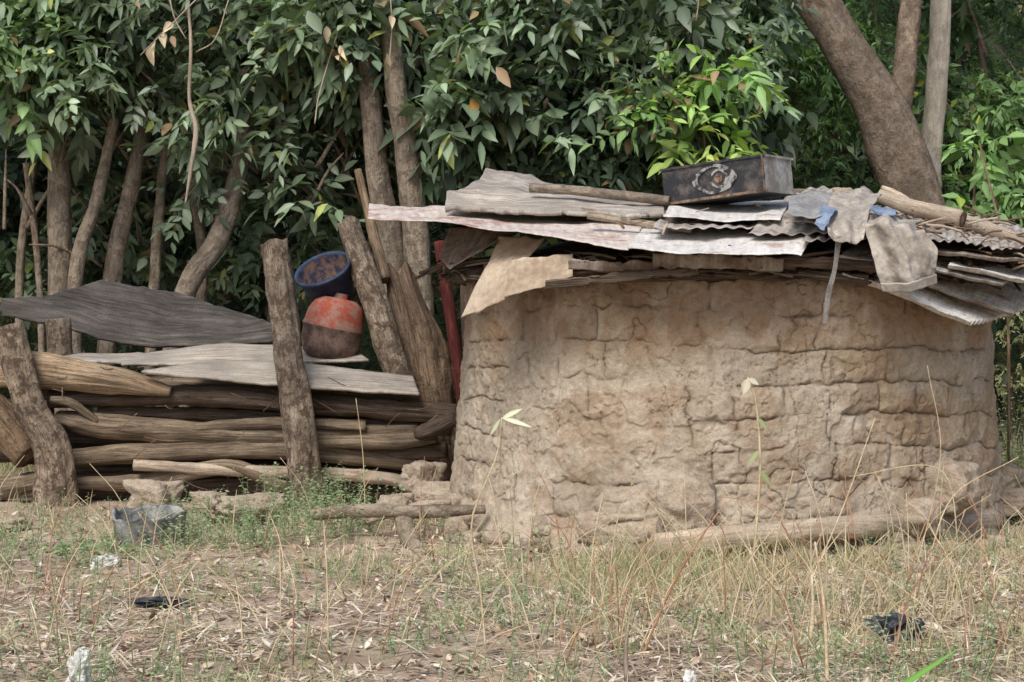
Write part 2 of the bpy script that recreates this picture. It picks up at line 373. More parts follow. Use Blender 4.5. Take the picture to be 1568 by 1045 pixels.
for a0 in np.linspace(math.pi*1.02,math.pi*1.98,13):
    c,s_=math.cos(a0),math.sin(a0)
    lst.append(([Vector((HX+1.5*c,HY+1.5*s_,1.93)),Vector((HX+random.uniform(2.02,2.2)*c,HY+2.12*s_,1.83))],random.uniform(.025,.04)))
tubes('rafters',lst,'logdark',hut,seg=10)
def board(name,fl,fr,h,mat='eaveboard',parent=hut,th=.02,back=.02,dd=.014):
    a,b=Vector(fl),Vector(fr);dn=Vector((0,back,-h))
    return loft(name,[[a+dn,(a+b)/2+dn,b+dn],[a,(a+b)/2,b]],mat,90,8,wr(dd,3),th,parent,ragged=.03)
board('eave_board_1',at(835,430,.0),at(1070,408,-.14),.05)
board('eave_board_2',at(870,398,.0),at(1010,405,-.08),.06,'tinrust')
board('eave_board_3',at(1000,390,-.18),at(1200,396,-.18),.08,'tinrust')
board('eave_board_4',at(1180,394,-.12),at(1400,404,-.10),.06,'logdark')
board('eave_board_5',at(1190,412,.0),at(1330,424,-.02),.05,'eaveboard')
loft('cardboard_flap_1',[[at(707,490,.55),at(775,463,.3)],[at(742,420,.55),at(800,410,.32)],[at(765,362,.8),at(835,368,.5)]],'card',30,30,wr(.025,3),.004,hut,ragged=.02)
loft('cardboard_flap_2',[[at(772,456,.25),at(845,438,.15),at(878,425,.1)],[at(785,398,.3),at(830,396,.2),at(878,392,.15)]],'card',30,20,wr(.015,4),.004,hut,ragged=.02)
loft('tin_under_left',[[at(672,395,1.1),at(690,415,.9),at(760,372,.7)],[at(690,352,1.5),at(730,350,1.3),at(800,352,1.1)]],'tinrust',30,20,wr(.02,4),.004,hut)
loft('roof_sheet_1',[[at(563,333,.9),at(680,338,.6),at(800,358,.2),at(962,382,-.25)],[at(566,314,2.3),at(680,316,1.8),at(820,328,1.5),at(992,338,1.2)]],'tinpink',220,30,corr(.006,.09,'v',.03),.006,hut,ragged=.04)
loft('roof_sheet_2',[[at(960,382,-.32),at(1090,389,-.38),at(1228,386,-.38)],[at(985,345,.9),at(1120,345,.9),at(1268,338,.9)]],'tin',120,30,corr(.005,.09,'v',.045),.006,hut,ragged=.07)
loft('roof_sheet_3',[[at(1000,348,.15),at(1100,350,.1),at(1150,352,.1)],[at(1020,326,1.2),at(1100,330,1.2),at(1200,326,1.2)]],'tingrey',60,20,corr(.006,.09,'u',.03),.004,hut,ragged=.06)
loft('roof_sheet_4',[[at(1015,333,.3),at(1110,341,.25),at(1195,338,.2)],[at(1030,312,1.3),at(1110,314,1.3),at(1210,306,1.3)]],'tin',60,20,wr(.018,3),.004,hut,ragged=.05)
loft('roof_sheet_5',[[at(1146,356,.0),at(1210,352,-.05),at(1290,350,-.05)],[at(1190,318,1.0),at(1240,312,1.0),at(1320,306,1.1)],[at(1215,293,1.8),at(1260,288,1.8),at(1330,292,1.9)]],'tingrey',90,40,corr(.008,.10,'u',.045),.004,hut,ragged=.06)
loft('roof_sheet_6',[[at(1228,372,-.25),at(1330,372,-.1),at(1440,374,.05),at(1600,378,.7)],[at(1260,318,1.4),at(1350,315,1.6),at(1450,325,1.8),at(1600,352,2.4)]],'tingrey',200,30,corr(.009,.09,'u',.045),.004,hut,ragged=.08)
loft('roof_sheet_7',[[at(1285,392,-.15),at(1400,412,.0),at(1535,433,.3)],[at(1330,360,1.2),at(1440,372,1.2),at(1585,402,1.4)]],'tingrey',90,60,corr(.012,.085,'v',.03),.005,hut,ragged=.05)
loft('roof_sheet_8',[[at(1290,420,-.05),at(1380,457,.05),at(1482,500,.2)],[at(1370,395,1.2),at(1450,422,1.25),at(1574,470,1.35)]],'tin',90,110,corr(.019,.10,'v',.04),.005,hut,ragged=.04)
loft('roof_sheet_9',[[at(1420,442,.2),at(1500,468,.4),at(1550,482,.5)],[at(1450,405,1.2),at(1530,425,1.4),at(1595,450,1.6)]],'tingrey',60,80,corr(.016,.085,'v',.04),.005,hut,ragged=.04)
loft('roof_sheet_10',[[at(1400,390,.0),at(1480,396,.2),at(1600,408,.6)],[at(1430,362,1.2),at(1500,368,1.4),at(1610,380,1.6)]],'tinrust',90,60,corr(.012,.085,'v',.05),.004,hut,ragged=.06)
loft('roof_sheet_11',[[at(1450,412,.1),at(1510,425,.25),at(1590,442,.5)],[at(1470,385,1.1),at(1540,396,1.3),at(1610,415,1.5)]],'tin',60,70,corr(.014,.09,'v',.04),.005,hut,ragged=.05)
loft('roof_slab_1',[[at(682,322,1.0),at(790,330,.9),at(900,334,.8),at(1018,334,.6)],[at(684,300,1.3),at(790,312,1.2),at(900,318,1.1),at(1016,320,1.0)],[at(745,285,1.9),at(800,296,1.8),at(900,302,1.7),at(1010,312,1.6)]],'plank',200,40,wr(.028,3,2.0),.03,hut,ragged=.05)
loft('roof_slab_2',[[at(700,303,1.4),at(745,300,1.4),at(860,318,1.2)],[at(735,275,1.9),at(780,285,1.9),at(880,305,1.7)],[at(745,264,2.3),at(815,276,2.3),at(890,296,2.2)]],'plank',120,40,wr(.035,3,1.8),.02,hut,ragged=.05)
tube('roof_stick_1',[at(812,288,1.2),at(880,292,1.1),at(1025,308,.9)],.034,'barkgrey',hut)
tube('roof_log_1',[at(1345,300,1.1),at(1400,318,1.0),at(1475,336,.8)],[.045,.055,.06],'pale',hut)
tube('roof_log_2',[at(1440,330,1.2),at(1510,350,1.0),at(1600,385,.8)],[.05,.05,.04],'pale',hut)
tube('roof_log_3',[at(1352,288,1.6),at(1375,300,1.4),at(1420,330,1.2)],[.02,.03,.03],'pale',hut)
tube('roof_log_4',[at(1080,318,1.5),at(1200,296,1.7),at(1280,300,1.7)],.03,'barkgrey',hut)
tube('roof_log_5',[at(900,330,.5),at(1000,345,.4),at(1060,352,.3)],.025,'barkgrey',hut)
for q,(px,py,yy,s) in enumerate([(960,300,1.4,.05),(1290,300,1.5,.09),(985,305,1.3,.05),(1310,310,1.2,.08),(1145,300,1.4,.04)]):
    rock('roof_stone_%d'%q,at(px,py,yy),(s,s,s*.7),'stone',hut)
lst=[];lst2=[]
for k in range(150):
    px=random.uniform(900,1580) if k<70 else random.uniform(1380,1600);yy=random.uniform(.1,1.6);py=350-25*yy+random.uniform(-6,6)+max(0,(px-1350))*.12
    if k>=110: py+=random.uniform(20,50);yy=random.uniform(.4,.9)
    p=at(px,py,yy);d=Vector((random.uniform(-1,1),random.uniform(-.6,.6),random.uniform(-.3,.1)))*random.uniform(.05,.2)
    (lst if k%2 else lst2).append(([p-d,p+Vector((0,0,.01)),p+d],random.uniform(.003,.009)))
tubes('roof_twigs',lst,'pale',hut,seg=6,step=.05);tubes('roof_straw',lst2,'bark',hut,seg=6,step=.05)
def wallpt(px,z,r=1.97):
    best=None
    for t in np.linspace(math.pi,2*math.pi,400):
        x=HX+r*math.cos(t);y=HY+r*math.sin(t);p=784+x/(K*(y-CAMY))
        if best is None or abs(p-px)<best[0]: best=(abs(p-px),x,y)
    return Vector((best[1],best[2],z))
for q,(px,z,s) in enumerate([(1050,.31,(.21,.22,.21)),(1450,.36,(.22,.24,.20)),(1520,.25,(.28,.24,.18)),(910,.13,(.15,.10,.11)),(1400,.2,(.18,.18,.13)),(830,.10,(.14,.1,.10)),(740,.12,(.14,.12,.12)),(1290,.10,(.2,.1,.10)),(1180,.10,(.2,.1,.1)),(965,.08,(.2,.12,.08)),(1350,.10,(.14,.14,.10))]):
    rock('base_lump_%d'%q,wallpt(px,z),s,'stone',hut,.4,.45,q,5)
tube('fallen_log',[at(1003,836,-.2),at(1140,822,-.25),at(1300,808,-.08),at(1525,797,1.0)],[.078,.082,.075,.07],'pale',lump=.1,seg=24)
# loose rubble along the foot of the wall
rb=empty('mud_rubble')
for q in range(60):
    px=random.choice([random.uniform(690,1000),random.uniform(1180,1560),random.uniform(1380,1560)]);w_=wallpt(px,0,2.08+random.uniform(.02,.30));s=random.uniform(.02,.075)
    rock('clod_%d'%q,w_+Vector((0,0,s*.3)),(s*random.uniform(.8,1.6),s,s*.75),'stone',rb,.45,.5,q,3)
# ---------------------------------------------------------------- box on roof
box=empty('metal_box')
def boxmesh(name,dx,dy,dz,T,mats,bev=.008,parent=None,sel=None):
    bm=bmesh.new();bmesh.ops.create_cube(bm,size=1)
    for v in bm.verts: v.co=Vector((v.co.x*dx,v.co.y*dy,v.co.z*dz))
    bmesh.ops.subdivide_edges(bm,edges=bm.edges[:],cuts=8,use_grid_fill=True)
    for v in bm.verts:
        n=float(fbm(v.co.x*5+2,v.co.y*5,v.co.z*5))-.5
        v.co+=v.co.normalized()*n*.018
    bm.normal_update()
    for f in bm.faces:
        if sel: f.material_index=sel(f.normal)
    for v in bm.verts: v.co=T@v.co
    me=bpy.data.meshes.new(name);bm.to_mesh(me);bm.free()
    for m in mats: me.materials.append(M[m])
    o=link(bpy.data.objects.new(name,me),parent);b=o.modifiers.new('b','BEVEL');b.width=bev;b.segments=2;b.limit_method='ANGLE';return o
bc=at(1114,279,.95)
BT=Matrix.Translation(bc)@Matrix.Rotation(math.radians(-32),4,'Z')@Matrix.Rotation(math.radians(-5.5),4,'Y')
DX,DY,DZ=.76,.46,.25
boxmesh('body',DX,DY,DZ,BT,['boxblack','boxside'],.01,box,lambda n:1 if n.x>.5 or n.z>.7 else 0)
for nm,zc,h in(('rim_top',DZ/2-.008,.016),('rim_bottom',-DZ/2+.009,.018)):
    for q,(x,y,a_,b_) in enumerate([(0,-DY/2-.004,DX+.02,.012),(0,DY/2+.004,DX+.02,.012),(DX/2+.004,0,.012,DY),(-DX/2-.004,0,.012,DY)]):
        boxmesh('%s_%d'%(nm,q),a_,b_,h,BT@Matrix.Translation((x,y,zc)),['boxside' if q!=0 else ('rust' if zc<0 else 'boxblack')],.003,box)
boxmesh('edge_strip',.012,.012,DZ,BT@Matrix.Translation((DX/2-.006,-DY/2-.006,0)),['rust'],.003,box)
def emblem(name,f0,f1,mat,yo):
    V=[];F=[];n=64
    for q in range(n):
        t=q/n*2*math.pi
        for rr in (f0(t),f1(t)):
            w=1+.12*(float(vn(t*3,rr[0]*9))-.5)
            V.append(tuple(BT@Vector((.02+rr[0]*w,-DY/2-yo,rr[1]*w))))
    for q in range(n):
        k=(q+1)%n;F.append((q*2,k*2,k*2+1,q*2+1))
    mesh_np(name,V,F,M[mat],parent=box)
alm=lambda w,h,dx=0:(lambda t:(w*math.cos(t)+dx,h*math.sin(t)*(abs(math.sin(t))**.25)+.005))
emblem('emblem_outer',alm(.115,.080,-.01),alm(.165,.098,0),'emblem',.011)
emblem('emblem_inner',alm(.052,.05,.03),alm(.078,.066,.035),'emblem',.011)
emblem('emblem_core',alm(.001,.001,.03),alm(.03,.03,.03),'emblem2',.012)
# ---------------------------------------------------------------- cloths
cl=empty('hanging_clothes')
def folds(amp,f):
    return lambda u,v,s:amp*np.sin(u*f+3*fbm(u*3+s,v*3))*(.4+.6*vn(u*2+s,v*4))+amp*1.2*(fbm(u*9+s,v*9,0,4)-.5)*2
loft('cloth_1',[[at(1268,364,-.35),at(1300,378,-.42),at(1322,368,-.35)],[at(1262,335,-.1),at(1295,342,-.2),at(1330,330,-.1)],[at(1272,306,.5),at(1310,298,.5),at(1345,305,.5)],[at(1285,296,.9),at(1320,292,.9),at(1350,300,.9)]],'cloth',60,60,folds(.02,40),.008,cl,False,ragged=.05)
loft('cloth_2',[[at(1352,443,-.30),at(1395,441,-.40),at(1434,430,-.30)],[at(1348,425,-.30),at(1392,424,-.44),at(1434,410,-.32)],[at(1340,395,-.30),at(1388,392,-.43),at(1434,382,-.32)],[at(1322,345,-.28),at(1360,340,-.42),at(1412,356,-.3)],[at(1320,332,0),at(1355,327,0),at(1396,342,0)]],'cloth',80,80,folds(.016,38),.008,cl,False,ragged=.02)
loft('cloth_hem',[[at(1352,447,-.33),at(1395,446,-.43),at(1434,434,-.33)],[at(1348,434,-.34),at(1393,433,-.46),at(1434,420,-.34)]],'cloth',60,10,folds(.006,60),.012,cl,False)
loft('cloth_3',[[at(1205,335,-.1),at(1240,342,-.12),at(1268,340,-.1)],[at(1210,308,.6),at(1245,300,.6),at(1275,305,.6)]],'cloth2',40,30,wr(.035,5),.008,cl,True)
loft('cloth_blue',[[at(1244,350,-.3),at(1262,358,-.32),at(1272,348,-.3)],[at(1257,325,.1),at(1272,318,.1),at(1283,322,.1)]],'bluecloth',30,30,wr(.03,7),.006,cl,True)
loft('cloth_blue_2',[[at(1330,326,-.2),at(1348,330,-.2),at(1372,332,-.2)],[at(1335,318,.2),at(1350,320,.2),at(1370,324,.2)]],'bluecloth',30,20,wr(.02,7),.006,cl,True)
loft('strap',[[at(1260,497,-.28),at(1266,498,-.28)],[at(1265,450,-.29),at(1274,450,-.29)],[at(1276,410,-.30),at(1283,410,-.3)],[at(1280,362,-.32),at(1289,362,-.32)]],'strap',8,50,wr(.02,6),.004,cl,True)
# ---------------------------------------------------------------- log fence
lf=empty('log_fence')
def L(name,pts,r,mat='logs',**kw):
    s=K*15.1
    rr=[x*s for x in r] if hasattr(r,'__len__') else r*s
    kw.setdefault('lump',.24);kw.setdefault('ridge',.10);kw.setdefault('seg',20)
    return tube(name,[at(*p) for p in pts],rr,mat,lf,**kw)
L('log_1',[(-80,572,3.1),(60,568,3.0),(180,582,2.9),(262,600,2.9)],[24,25,20,7],'loglight',lump=.3,ridge=.2,seg=26)
L('log_2',[(75,612,3.05),(300,606,3.0),(500,620,3.0),(700,634,3.0)],[13,17,17,15],'logdark')
L('log_2b',[(60,596,3.3),(350,596,3.2),(640,618,3.2)],[18,20,16],'logs')
L('log_3',[(85,640,3.0),(160,652,3.0),(430,668,3.0),(640,662,3.05)],[10,18,16,14],'logs')
L('log_4',[(95,668,3.2),(300,676,3.15),(520,690,3.1),(684,690,3.0)],[12,14,15,13],'logdark')
L('log_5',[(98,702,3.05),(250,692,3.0),(440,690,3.0),(660,712,3.1)],[14,16,16,12],'logs')
L('log_6',[(105,740,3.0),(220,738,3.0),(350,716,2.9),(440,748,2.9)],[10,12,12,8],'logs')
L('log_7',[(205,712,2.9),(350,720,2.88),(560,730,3.0),(640,742,3.1)],[8,9,10,9],'pale')
L('log_8',[(470,676,2.95),(600,676,2.95),(668,668,2.9)],[10,13,10],'logs')
L('log_9',[(78,612,2.9),(110,618,2.9),(152,648,2.95)],[6,7,6],'logs')
L('log_10',[(120,755,3.2),(400,750,3.2),(640,758,3.2)],[16,18,16],'logdark')
L('log_11',[(90,725,3.3),(400,722,3.3),(690,728,3.3)],[18,18,16],'logdark')
L('log_12',[(90,650,3.4),(400,645,3.4),(690,652,3.4)],[20,18,16],'logdark')
L('log_13',[(90,690,3.4),(400,700,3.4),(690,676,3.4)],[20,18,16],'logdark')
L('log_14',[(-120,755,3.1),(0,748,3.0),(70,735,2.95)],[18,18,15],'logs')
L('log_15',[(-120,700,3.3),(0,690,3.2),(80,700,3.2)],[20,18,15],'logdark')
L('log_16',[(-30,590,3.1),(5,650,3.0),(45,700,2.9)],[18,30,24],'deadwood',lump=.3)
L('log_17',[(-120,640,3.4),(0,630,3.4),(80,640,3.4)],[20,20,15],'logs')
L('log_18',[(300,655,2.95),(420,648,2.93),(560,652,2.95)],[8,9,8],'logs')
L('log_19',[(150,632,3.1),(350,636,3.1),(690,660,3.1)],[9,11,10],'logdark')
L('log_20',[(640,665,2.8),(668,655,2.7),(700,640,2.6)],[10,14,10],'logdark')
lst=[]
for k in range(36):
    px=random.uniform(60,700);py=random.uniform(560,640) if k%2 else random.uniform(640,760);p=at(px,py,2.85);d=Vector((random.uniform(-1,1),random.uniform(-.1,.1),random.uniform(-.35,.35)))*random.uniform(.06,.25)
    lst.append(([p-d,p+Vector((0,-.01,random.uniform(-.02,.02))),p+d],random.uniform(.002,.0045)))
tubes('twigs',lst,'bark',lf,seg=5,step=.05)
loft('plank_1',[[at(215,572,2.80),at(420,592,2.78),at(642,604,2.8)],[at(330,553,3.15),at(480,560,3.15),at(632,580,3.2)]],'plank',120,14,wr(.010,2),.022,lf,ragged=.02)
loft('plank_2',[[at(185,560,3.1),at(380,558,3.2),at(565,553,3.25)],[at(215,545,3.6),at(350,527,3.7),at(545,540,3.6)]],'plank',120,14,wr(.010,2),.022,lf,ragged=.02)
loft('plank_3',[[at(40,552,3.2),at(160,556,3.2),at(260,562,3.15)],[at(50,545,3.6),at(160,545,3.6),at(250,545,3.6)]],'plank',80,14,wr(.02,2),.022,lf,ragged=.02)
loft('wood_slab',[[at(4,484,3.8),at(90,498,3.78),at(150,520,3.75),at(230,532,3.7),at(340,530,3.7),at(428,524,3.7)],[at(2,470,3.82),at(90,476,3.85),at(160,475,3.85),at(260,490,3.82),at(370,506,3.8),at(430,514,3.8)],[at(2,458,3.84),at(70,454,3.86),at(155,430,3.9),at(270,449,3.88),at(392,487,3.86),at(420,496,3.85)]],'slab',140,30,wr(.010,2),.03,lf,False,ragged=.015)
pk=dict(lump=.26,ridge=.14,seg=40,step=.018)
tube('wooden_post',[at(14,500,2.8),at(45,620,2.75),at(80,690,2.75),at(86,790,2.75)],[.12,.115,.14,.17],'post',**pk)
tube('wooden_post',[at(475,790,2.7),at(462,690,2.7),at(440,520,2.8),at(420,372,2.9)],[.14,.12,.115,.105],'post',jag=.05,**pk)
tube('wooden_post',[at(618,600,3.3),at(575,470,3.4),at(532,342,3.6)],[.115,.11,.095],'post',jag=.04,**pk)
tube('wooden_post',[at(95,600,3.5),at(92,540,3.5),at(88,488,3.5)],[.10,.11,.10],'post',lump=.25,seg=24)
tube('tree_stump',[at(675,740,3.4),at(660,640,3.5),at(640,520,3.7),at(614,430,3.8)],[.22,.20,.20,.13],'deadwood',lump=.4,ridge=.22,jag=.25,seg=44,step=.02)
tube('red_pole',[at(712,640,3.3),at(695,520,3.4),at(672,370,3.5)],[.05,.05,.05],'red')
tube('wooden_post',[at(735,700,2.9),at(716,520,3.0),at(712,400,3.0)],[.05,.05,.04],'logdark')
tube('broken_stick',[at(548,260,4.0),at(565,330,3.9),at(590,430,3.6)],[.03,.04,.05],'bark')
ax=Vector((-.30,-.52,.80)).normalized();q=ax.to_track_quat('Z','Y').to_matrix().to_4x4()
BM=Matrix.Translation(at(497,418,3.5))@q
r=.228
bk=empty('blue_bucket')
lathe('bucket_shell',[(.0,-.26),(r*.72,-.26),(r*.76,-.24),(r*.98,.02),(r*1.06,.025),(r*1.06,.05),(r*.99,.05),(r*.95,.03),(r*.72,-.22),(.0,-.225)],['blue','blueI'],48,bk,[0,0,0,0,0,0,0,1,1],.05,BM)
rj=empty('red_jerrycan')
RM=Matrix.Translation(at(510,502,3.45))@Matrix.Rotation(math.radians(12),4,'Y')
lathe('can_body',[(.0,-.26),(.16,-.26),(.215,-.22),(.24,-.12),(.235,-.02),(.245,.0),(.235,.03),(.228,.12),(.20,.20),(.14,.24),(.06,.245),(.06,.285),(.0,.285)],['redd','redp'],40,rj,[0,0,0,0,0,1,1,1,1,1,1,1],.14,RM)
# ---------------------------------------------------------------- yard items
pt=empty('plastic_tub')
c=gnd(230,834)
lathe('tub_shell',[(.0,.0),(.20,.0),(.215,.02),(.235,.225),(.24,.25),(.228,.25),(.222,.22),(.20,.03),(.0,.03)],['pot'],60,pt,None,.16,Matrix.Translation(c)@Matrix.Rotation(math.radians(5),4,'X'),.07)
for nm,px,py,yb,sz in(('stone',235,758,1.6,(.20,.14,.12)),('stone',390,776,1.5,(.24,.13,.09)),('stone',648,730,2.3,(.17,.14,.12)),('stone',672,758,1.9,(.22,.16,.10)),('stone',606,775,1.7,(.13,.12,.10)),('stone',320,770,1.6,(.12,.1,.09)),('stone',700,775,1.5,(.16,.12,.09)),('stone',690,820,.7,(.05,.05,.09)),('stone',770,930,-1.6,(.05,.04,.04)),('stone',1410,885,-1.0,(.06,.05,.09)),('stone',825,835,.25,(.09,.08,.05)),('stone',1555,770,1.6,(.2,.16,.1)),('stone',15,800,1.2,(.18,.1,.05))):
    rock(nm,at(px,py,yb),sz,'stone',None,.4,.6,px,5)
tube('fallen_branch',[at(478,788,.75),at(560,782,.7),at(650,784,.68),at(742,780,.8)],[.035,.045,.045,.03],'barkgrey',lump=.25)
tube('wood_stump',[at(615,790,.72),at(630,830,.5),at(648,862,.25)],[.055,.065,.06],'barkgrey',lump=.3)
tube('fallen_branch',[at(560,800,.9),at(640,775,1.0),at(690,770,1.1)],[.02,.03,.02],'pale')
tube('fallen_branch',[gnd(735,790)+Vector((0,0,.1)),gnd(800,812)+Vector((0,0,.05)),gnd(860,830)+Vector((0,0,.03))],[.012,.015,.01],'barkgrey')
def crumple(name,c,s,mat): rock(name,Vector(c)+Vector((0,0,s[2]*.6)),s,mat,None,.75,.2,0,4,2.4,True)
crumple('black_plastic_bag',gnd(1375,985),(.13,.10,.08),'blackbag')
crumple('white_plastic_bag',gnd(122,1050),(.05,.05,.085),'whitebag')
crumple('white_plastic_bag',gnd(162,872),(.08,.06,.05),'whitebag')
crumple('black_plastic_bag',gnd(245,925),(.14,.08,.02),'blackbag')
crumple('white_plastic_bag',gnd(1056,1058),(.025,.025,.045),'whitebag')
# ---------------------------------------------------------------- leaves
def template(kind):
    if kind=='big': rows=[(0,.06),(.22,.75),(.45,1.0),(.75,.62),(1,.02)];cols=[-1,0,1]
    elif kind=='blade': rows=[(0,.8),(.4,1),(.75,.6),(1,.05)];cols=[-1,1]
    else: rows=[(0,.1),(.45,1),(1,.04)];cols=[-1,0,1]
    T=np.array([(t,w*c,abs(c)*w) for t,w in rows for c in cols]);nc=len(cols)
    F=[(i*nc+j,i*nc+j+1,(i+1)*nc+j+1,(i+1)*nc+j) for i in range(len(rows)-1) for j in range(nc-1)]
    return T,np.array(F)
def unit(v): return v/(np.linalg.norm(v,axis=-1,keepdims=True)+1e-9)
def leaves(P,D,N,Ln,W,droop,fold,col,kind='big'):
    T,F=template(kind);D=unit(D);S=unit(np.cross(D,N));N=unit(np.cross(S,D))
    t=T[:,0][None,:,None];w=T[:,1][None,:,None];f=T[:,2][None,:,None]
    Ln=Ln[:,None,None];W=W[:,None,None]
    dr=(droop*np.ones(len(P)))[:,None,None]
    V=P[:,None]+D[:,None]*Ln*t+S[:,None]*W*w+N[:,None]*W*f*fold
    V[...,2]-=(dr*Ln*t*t)[...,0]
    n=len(P);FF=(F[None]+np.arange(n)[:,None,None]*len(T)).reshape(-1,4)
    C=np.repeat(col[:,None],len(T),1)
    if kind=='big': # paler midrib
        C=C*(1+.25*(T[:,1]==0))[None,:,None]
    return V.reshape(-1,3),FF,C.reshape(-1,3)
def join(parts):
    Vs=[];Fs=[];Cs=[];b=0
    for V,F,C in parts: Vs.append(V);Fs.append(F+b);Cs.append(C);b+=len(V)
    return np.vstack(Vs),np.vstack(Fs),np.vstack(Cs)
def region(px0,px1,py0,py1,y0,y1,ncl,per,ll,c1,c2,rad=.38,kind='big',k=7,wr_=.21,brn=.03):
    px=rng.uniform(px0,px1,ncl);py=rng.uniform(py0,py1,ncl);y=rng.uniform(y0,y1,ncl)
    s=K*(y+12);Cc=np.stack([(px-784)*s,y,EYE-(py-461)*s],1)
    cf=rng.uniform(.5,1.5,ncl);lf_s=rng.uniform(.6,1.12,ncl);wv=rng.uniform(.75,1.3,ncl)
    ci=np.repeat(np.arange(ncl),per);n=len(ci)
    dv=unit(rng.normal(size=(n,3)));O=Cc[ci]+dv*rad*rng.uniform(.1,1,(n,1))*np.array([1,.8,.8])
    D=unit(dv*np.array([1,1,.6])+np.array([0,-.35,-.05])+rng.normal(size=(n,3))*.5)
    up=unit(np.array([0,-.45,1.0])+rng.normal(size=(n,3))*.5)
    S=unit(np.cross(D,up));up=unit(np.cross(S,D))
    R=ll*rng.uniform(1.1,2.1,n)
    Ps=[];Ds=[];Ns=[];Ls=[];Cl=[];Ws=[]
    base=np.array(c1)[None]*(1-(m:=rng.uniform(0,1,(n,1))**1.2))+np.array(c2)[None]*m
    base=base*cf[ci][:,None]
    for q in range(k):
        if q==k-1: t=1.0;sd=0
        else: t=.25+.7*(q//2)/(max(1,(k-1)//2));sd=1 if q%2 else -1
        p=O+D*(R*t)[:,None];p[:,2]-=.18*R*t*t
        d=unit(D*(.6 if sd else 1)+S*sd*.8+np.array([0,0,-.15])+rng.normal(size=(n,3))*.28)
        Ps.append(p);Ds.append(d);Ns.append(unit(up+rng.normal(size=(n,3))*.45));L_=ll*lf_s[ci]*rng.uniform(.6,1.25,n);Ls.append(L_);Ws.append(L_*wr_*wv[ci]*rng.uniform(.8,1.2,n))
        c=base*rng.uniform(.65,1.45,(n,1));br=rng.uniform(size=n)<brn
        c[br]=np.array([.30,.21,.12])*rng.uniform(.5,1.3,(br.sum(),1))
        ye=rng.uniform(size=n)<.02;c[ye]=c[ye]*np.array([2.2,1.8,.9]);Cl.append(c)
    P=np.vstack(Ps);D=np.vstack(Ds);N=np.vstack(Ns);Ln=np.concatenate(Ls);W=np.concatenate(Ws);C=np.clip(np.vstack(Cl),0,.6)
    return leaves(P,D,N,Ln,W,rng.uniform(.05,.45,len(Ln)),.25,C,kind)
DK=(.060,.094,.058);MD=(.125,.178,.110);LT=(.195,.255,.16);YG=(.26,.37,.10)  # leaf tones from dark to light; the lighter ones paint lit leaves
def tree(name,trunks,crown,leafm='leaf',mat='barkgrey',twigs=0,tw=None):
    e=empty(name)
    for q,(pts,r) in enumerate(trunks):
        tube('trunk_%d'%q if q else 'trunk',[at(*p) for p in pts],r,mat,e,lump=.16,ridge=.08,step=.05,seg=22)
    if twigs:
        lst=[]
        for _ in range(twigs):
            px,py,y=random.uniform(*tw[0]),random.uniform(*tw[1]),random.uniform(*tw[2])
            a=at(px,py,y);d=Vector((random.uniform(-1,1),random.uniform(-.5,.5),random.uniform(.1,1.4)))*random.uniform(.4,.9)
            lst.append(([a,a+d*.5+Vector((0,0,.06)),a+d],[random.uniform(.010,.028),.014,.006]))
        tubes('limbs',lst,mat,e,seg=7,step=.1)
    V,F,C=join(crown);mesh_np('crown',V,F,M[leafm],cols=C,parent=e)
    return e
tree('tree',[([(100,760,4.9),(92,450,4.9),(90,250,5.0),(80,60,5.2)],[.12,.105,.095,.07]),
  ([(120,760,4.8),(115,440,4.7),(150,300,4.7),(175,180,4.8)],[.08,.065,.055,.04]),
  ([(150,760,5.0),(172,430,5.0),(205,270,5.0),(230,120,5.2)],[.09,.085,.07,.05]),
  ([(220,760,5.1),(236,440,5.1),(246,300,5.1),(262,150,5.2)],[.055,.05,.045,.04]),
  ([(240,760,4.7),(278,470,4.7),(335,365,4.7),(368,250,4.8),(380,120,5.0)],[.10,.095,.095,.08,.06]),
  ([(40,760,5.6),(30,430,5.6),(60,200,5.7)],[.045,.04,.035]),
  ([(70,760,5.2),(60,430,5.2),(40,250,5.2)],[.035,.03,.03]),
  ([(260,760,5.4),(310,440,5.3),(300,290,5.3),(320,100,5.4)],[.06,.05,.05,.04]),
  ([(400,760,6),(420,450,6),(410,250,6),(430,100,6)],[.06,.06,.05,.04])],
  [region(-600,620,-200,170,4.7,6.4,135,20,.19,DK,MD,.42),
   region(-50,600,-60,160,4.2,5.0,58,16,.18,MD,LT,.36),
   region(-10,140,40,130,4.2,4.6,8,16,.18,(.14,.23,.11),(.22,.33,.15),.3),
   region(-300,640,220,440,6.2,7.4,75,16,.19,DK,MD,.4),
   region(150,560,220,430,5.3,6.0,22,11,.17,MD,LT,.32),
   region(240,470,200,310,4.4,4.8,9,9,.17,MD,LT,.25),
   region(0,120,260,470,7.0,7.8,14,12,.16,(.30,.34,.20),(.46,.46,.32),.35)],'leaf','barkgrey',80,((-100,600),(50,430),(4.7,5.8)))  # first region here: pale leaves painting bright light gaps in the background
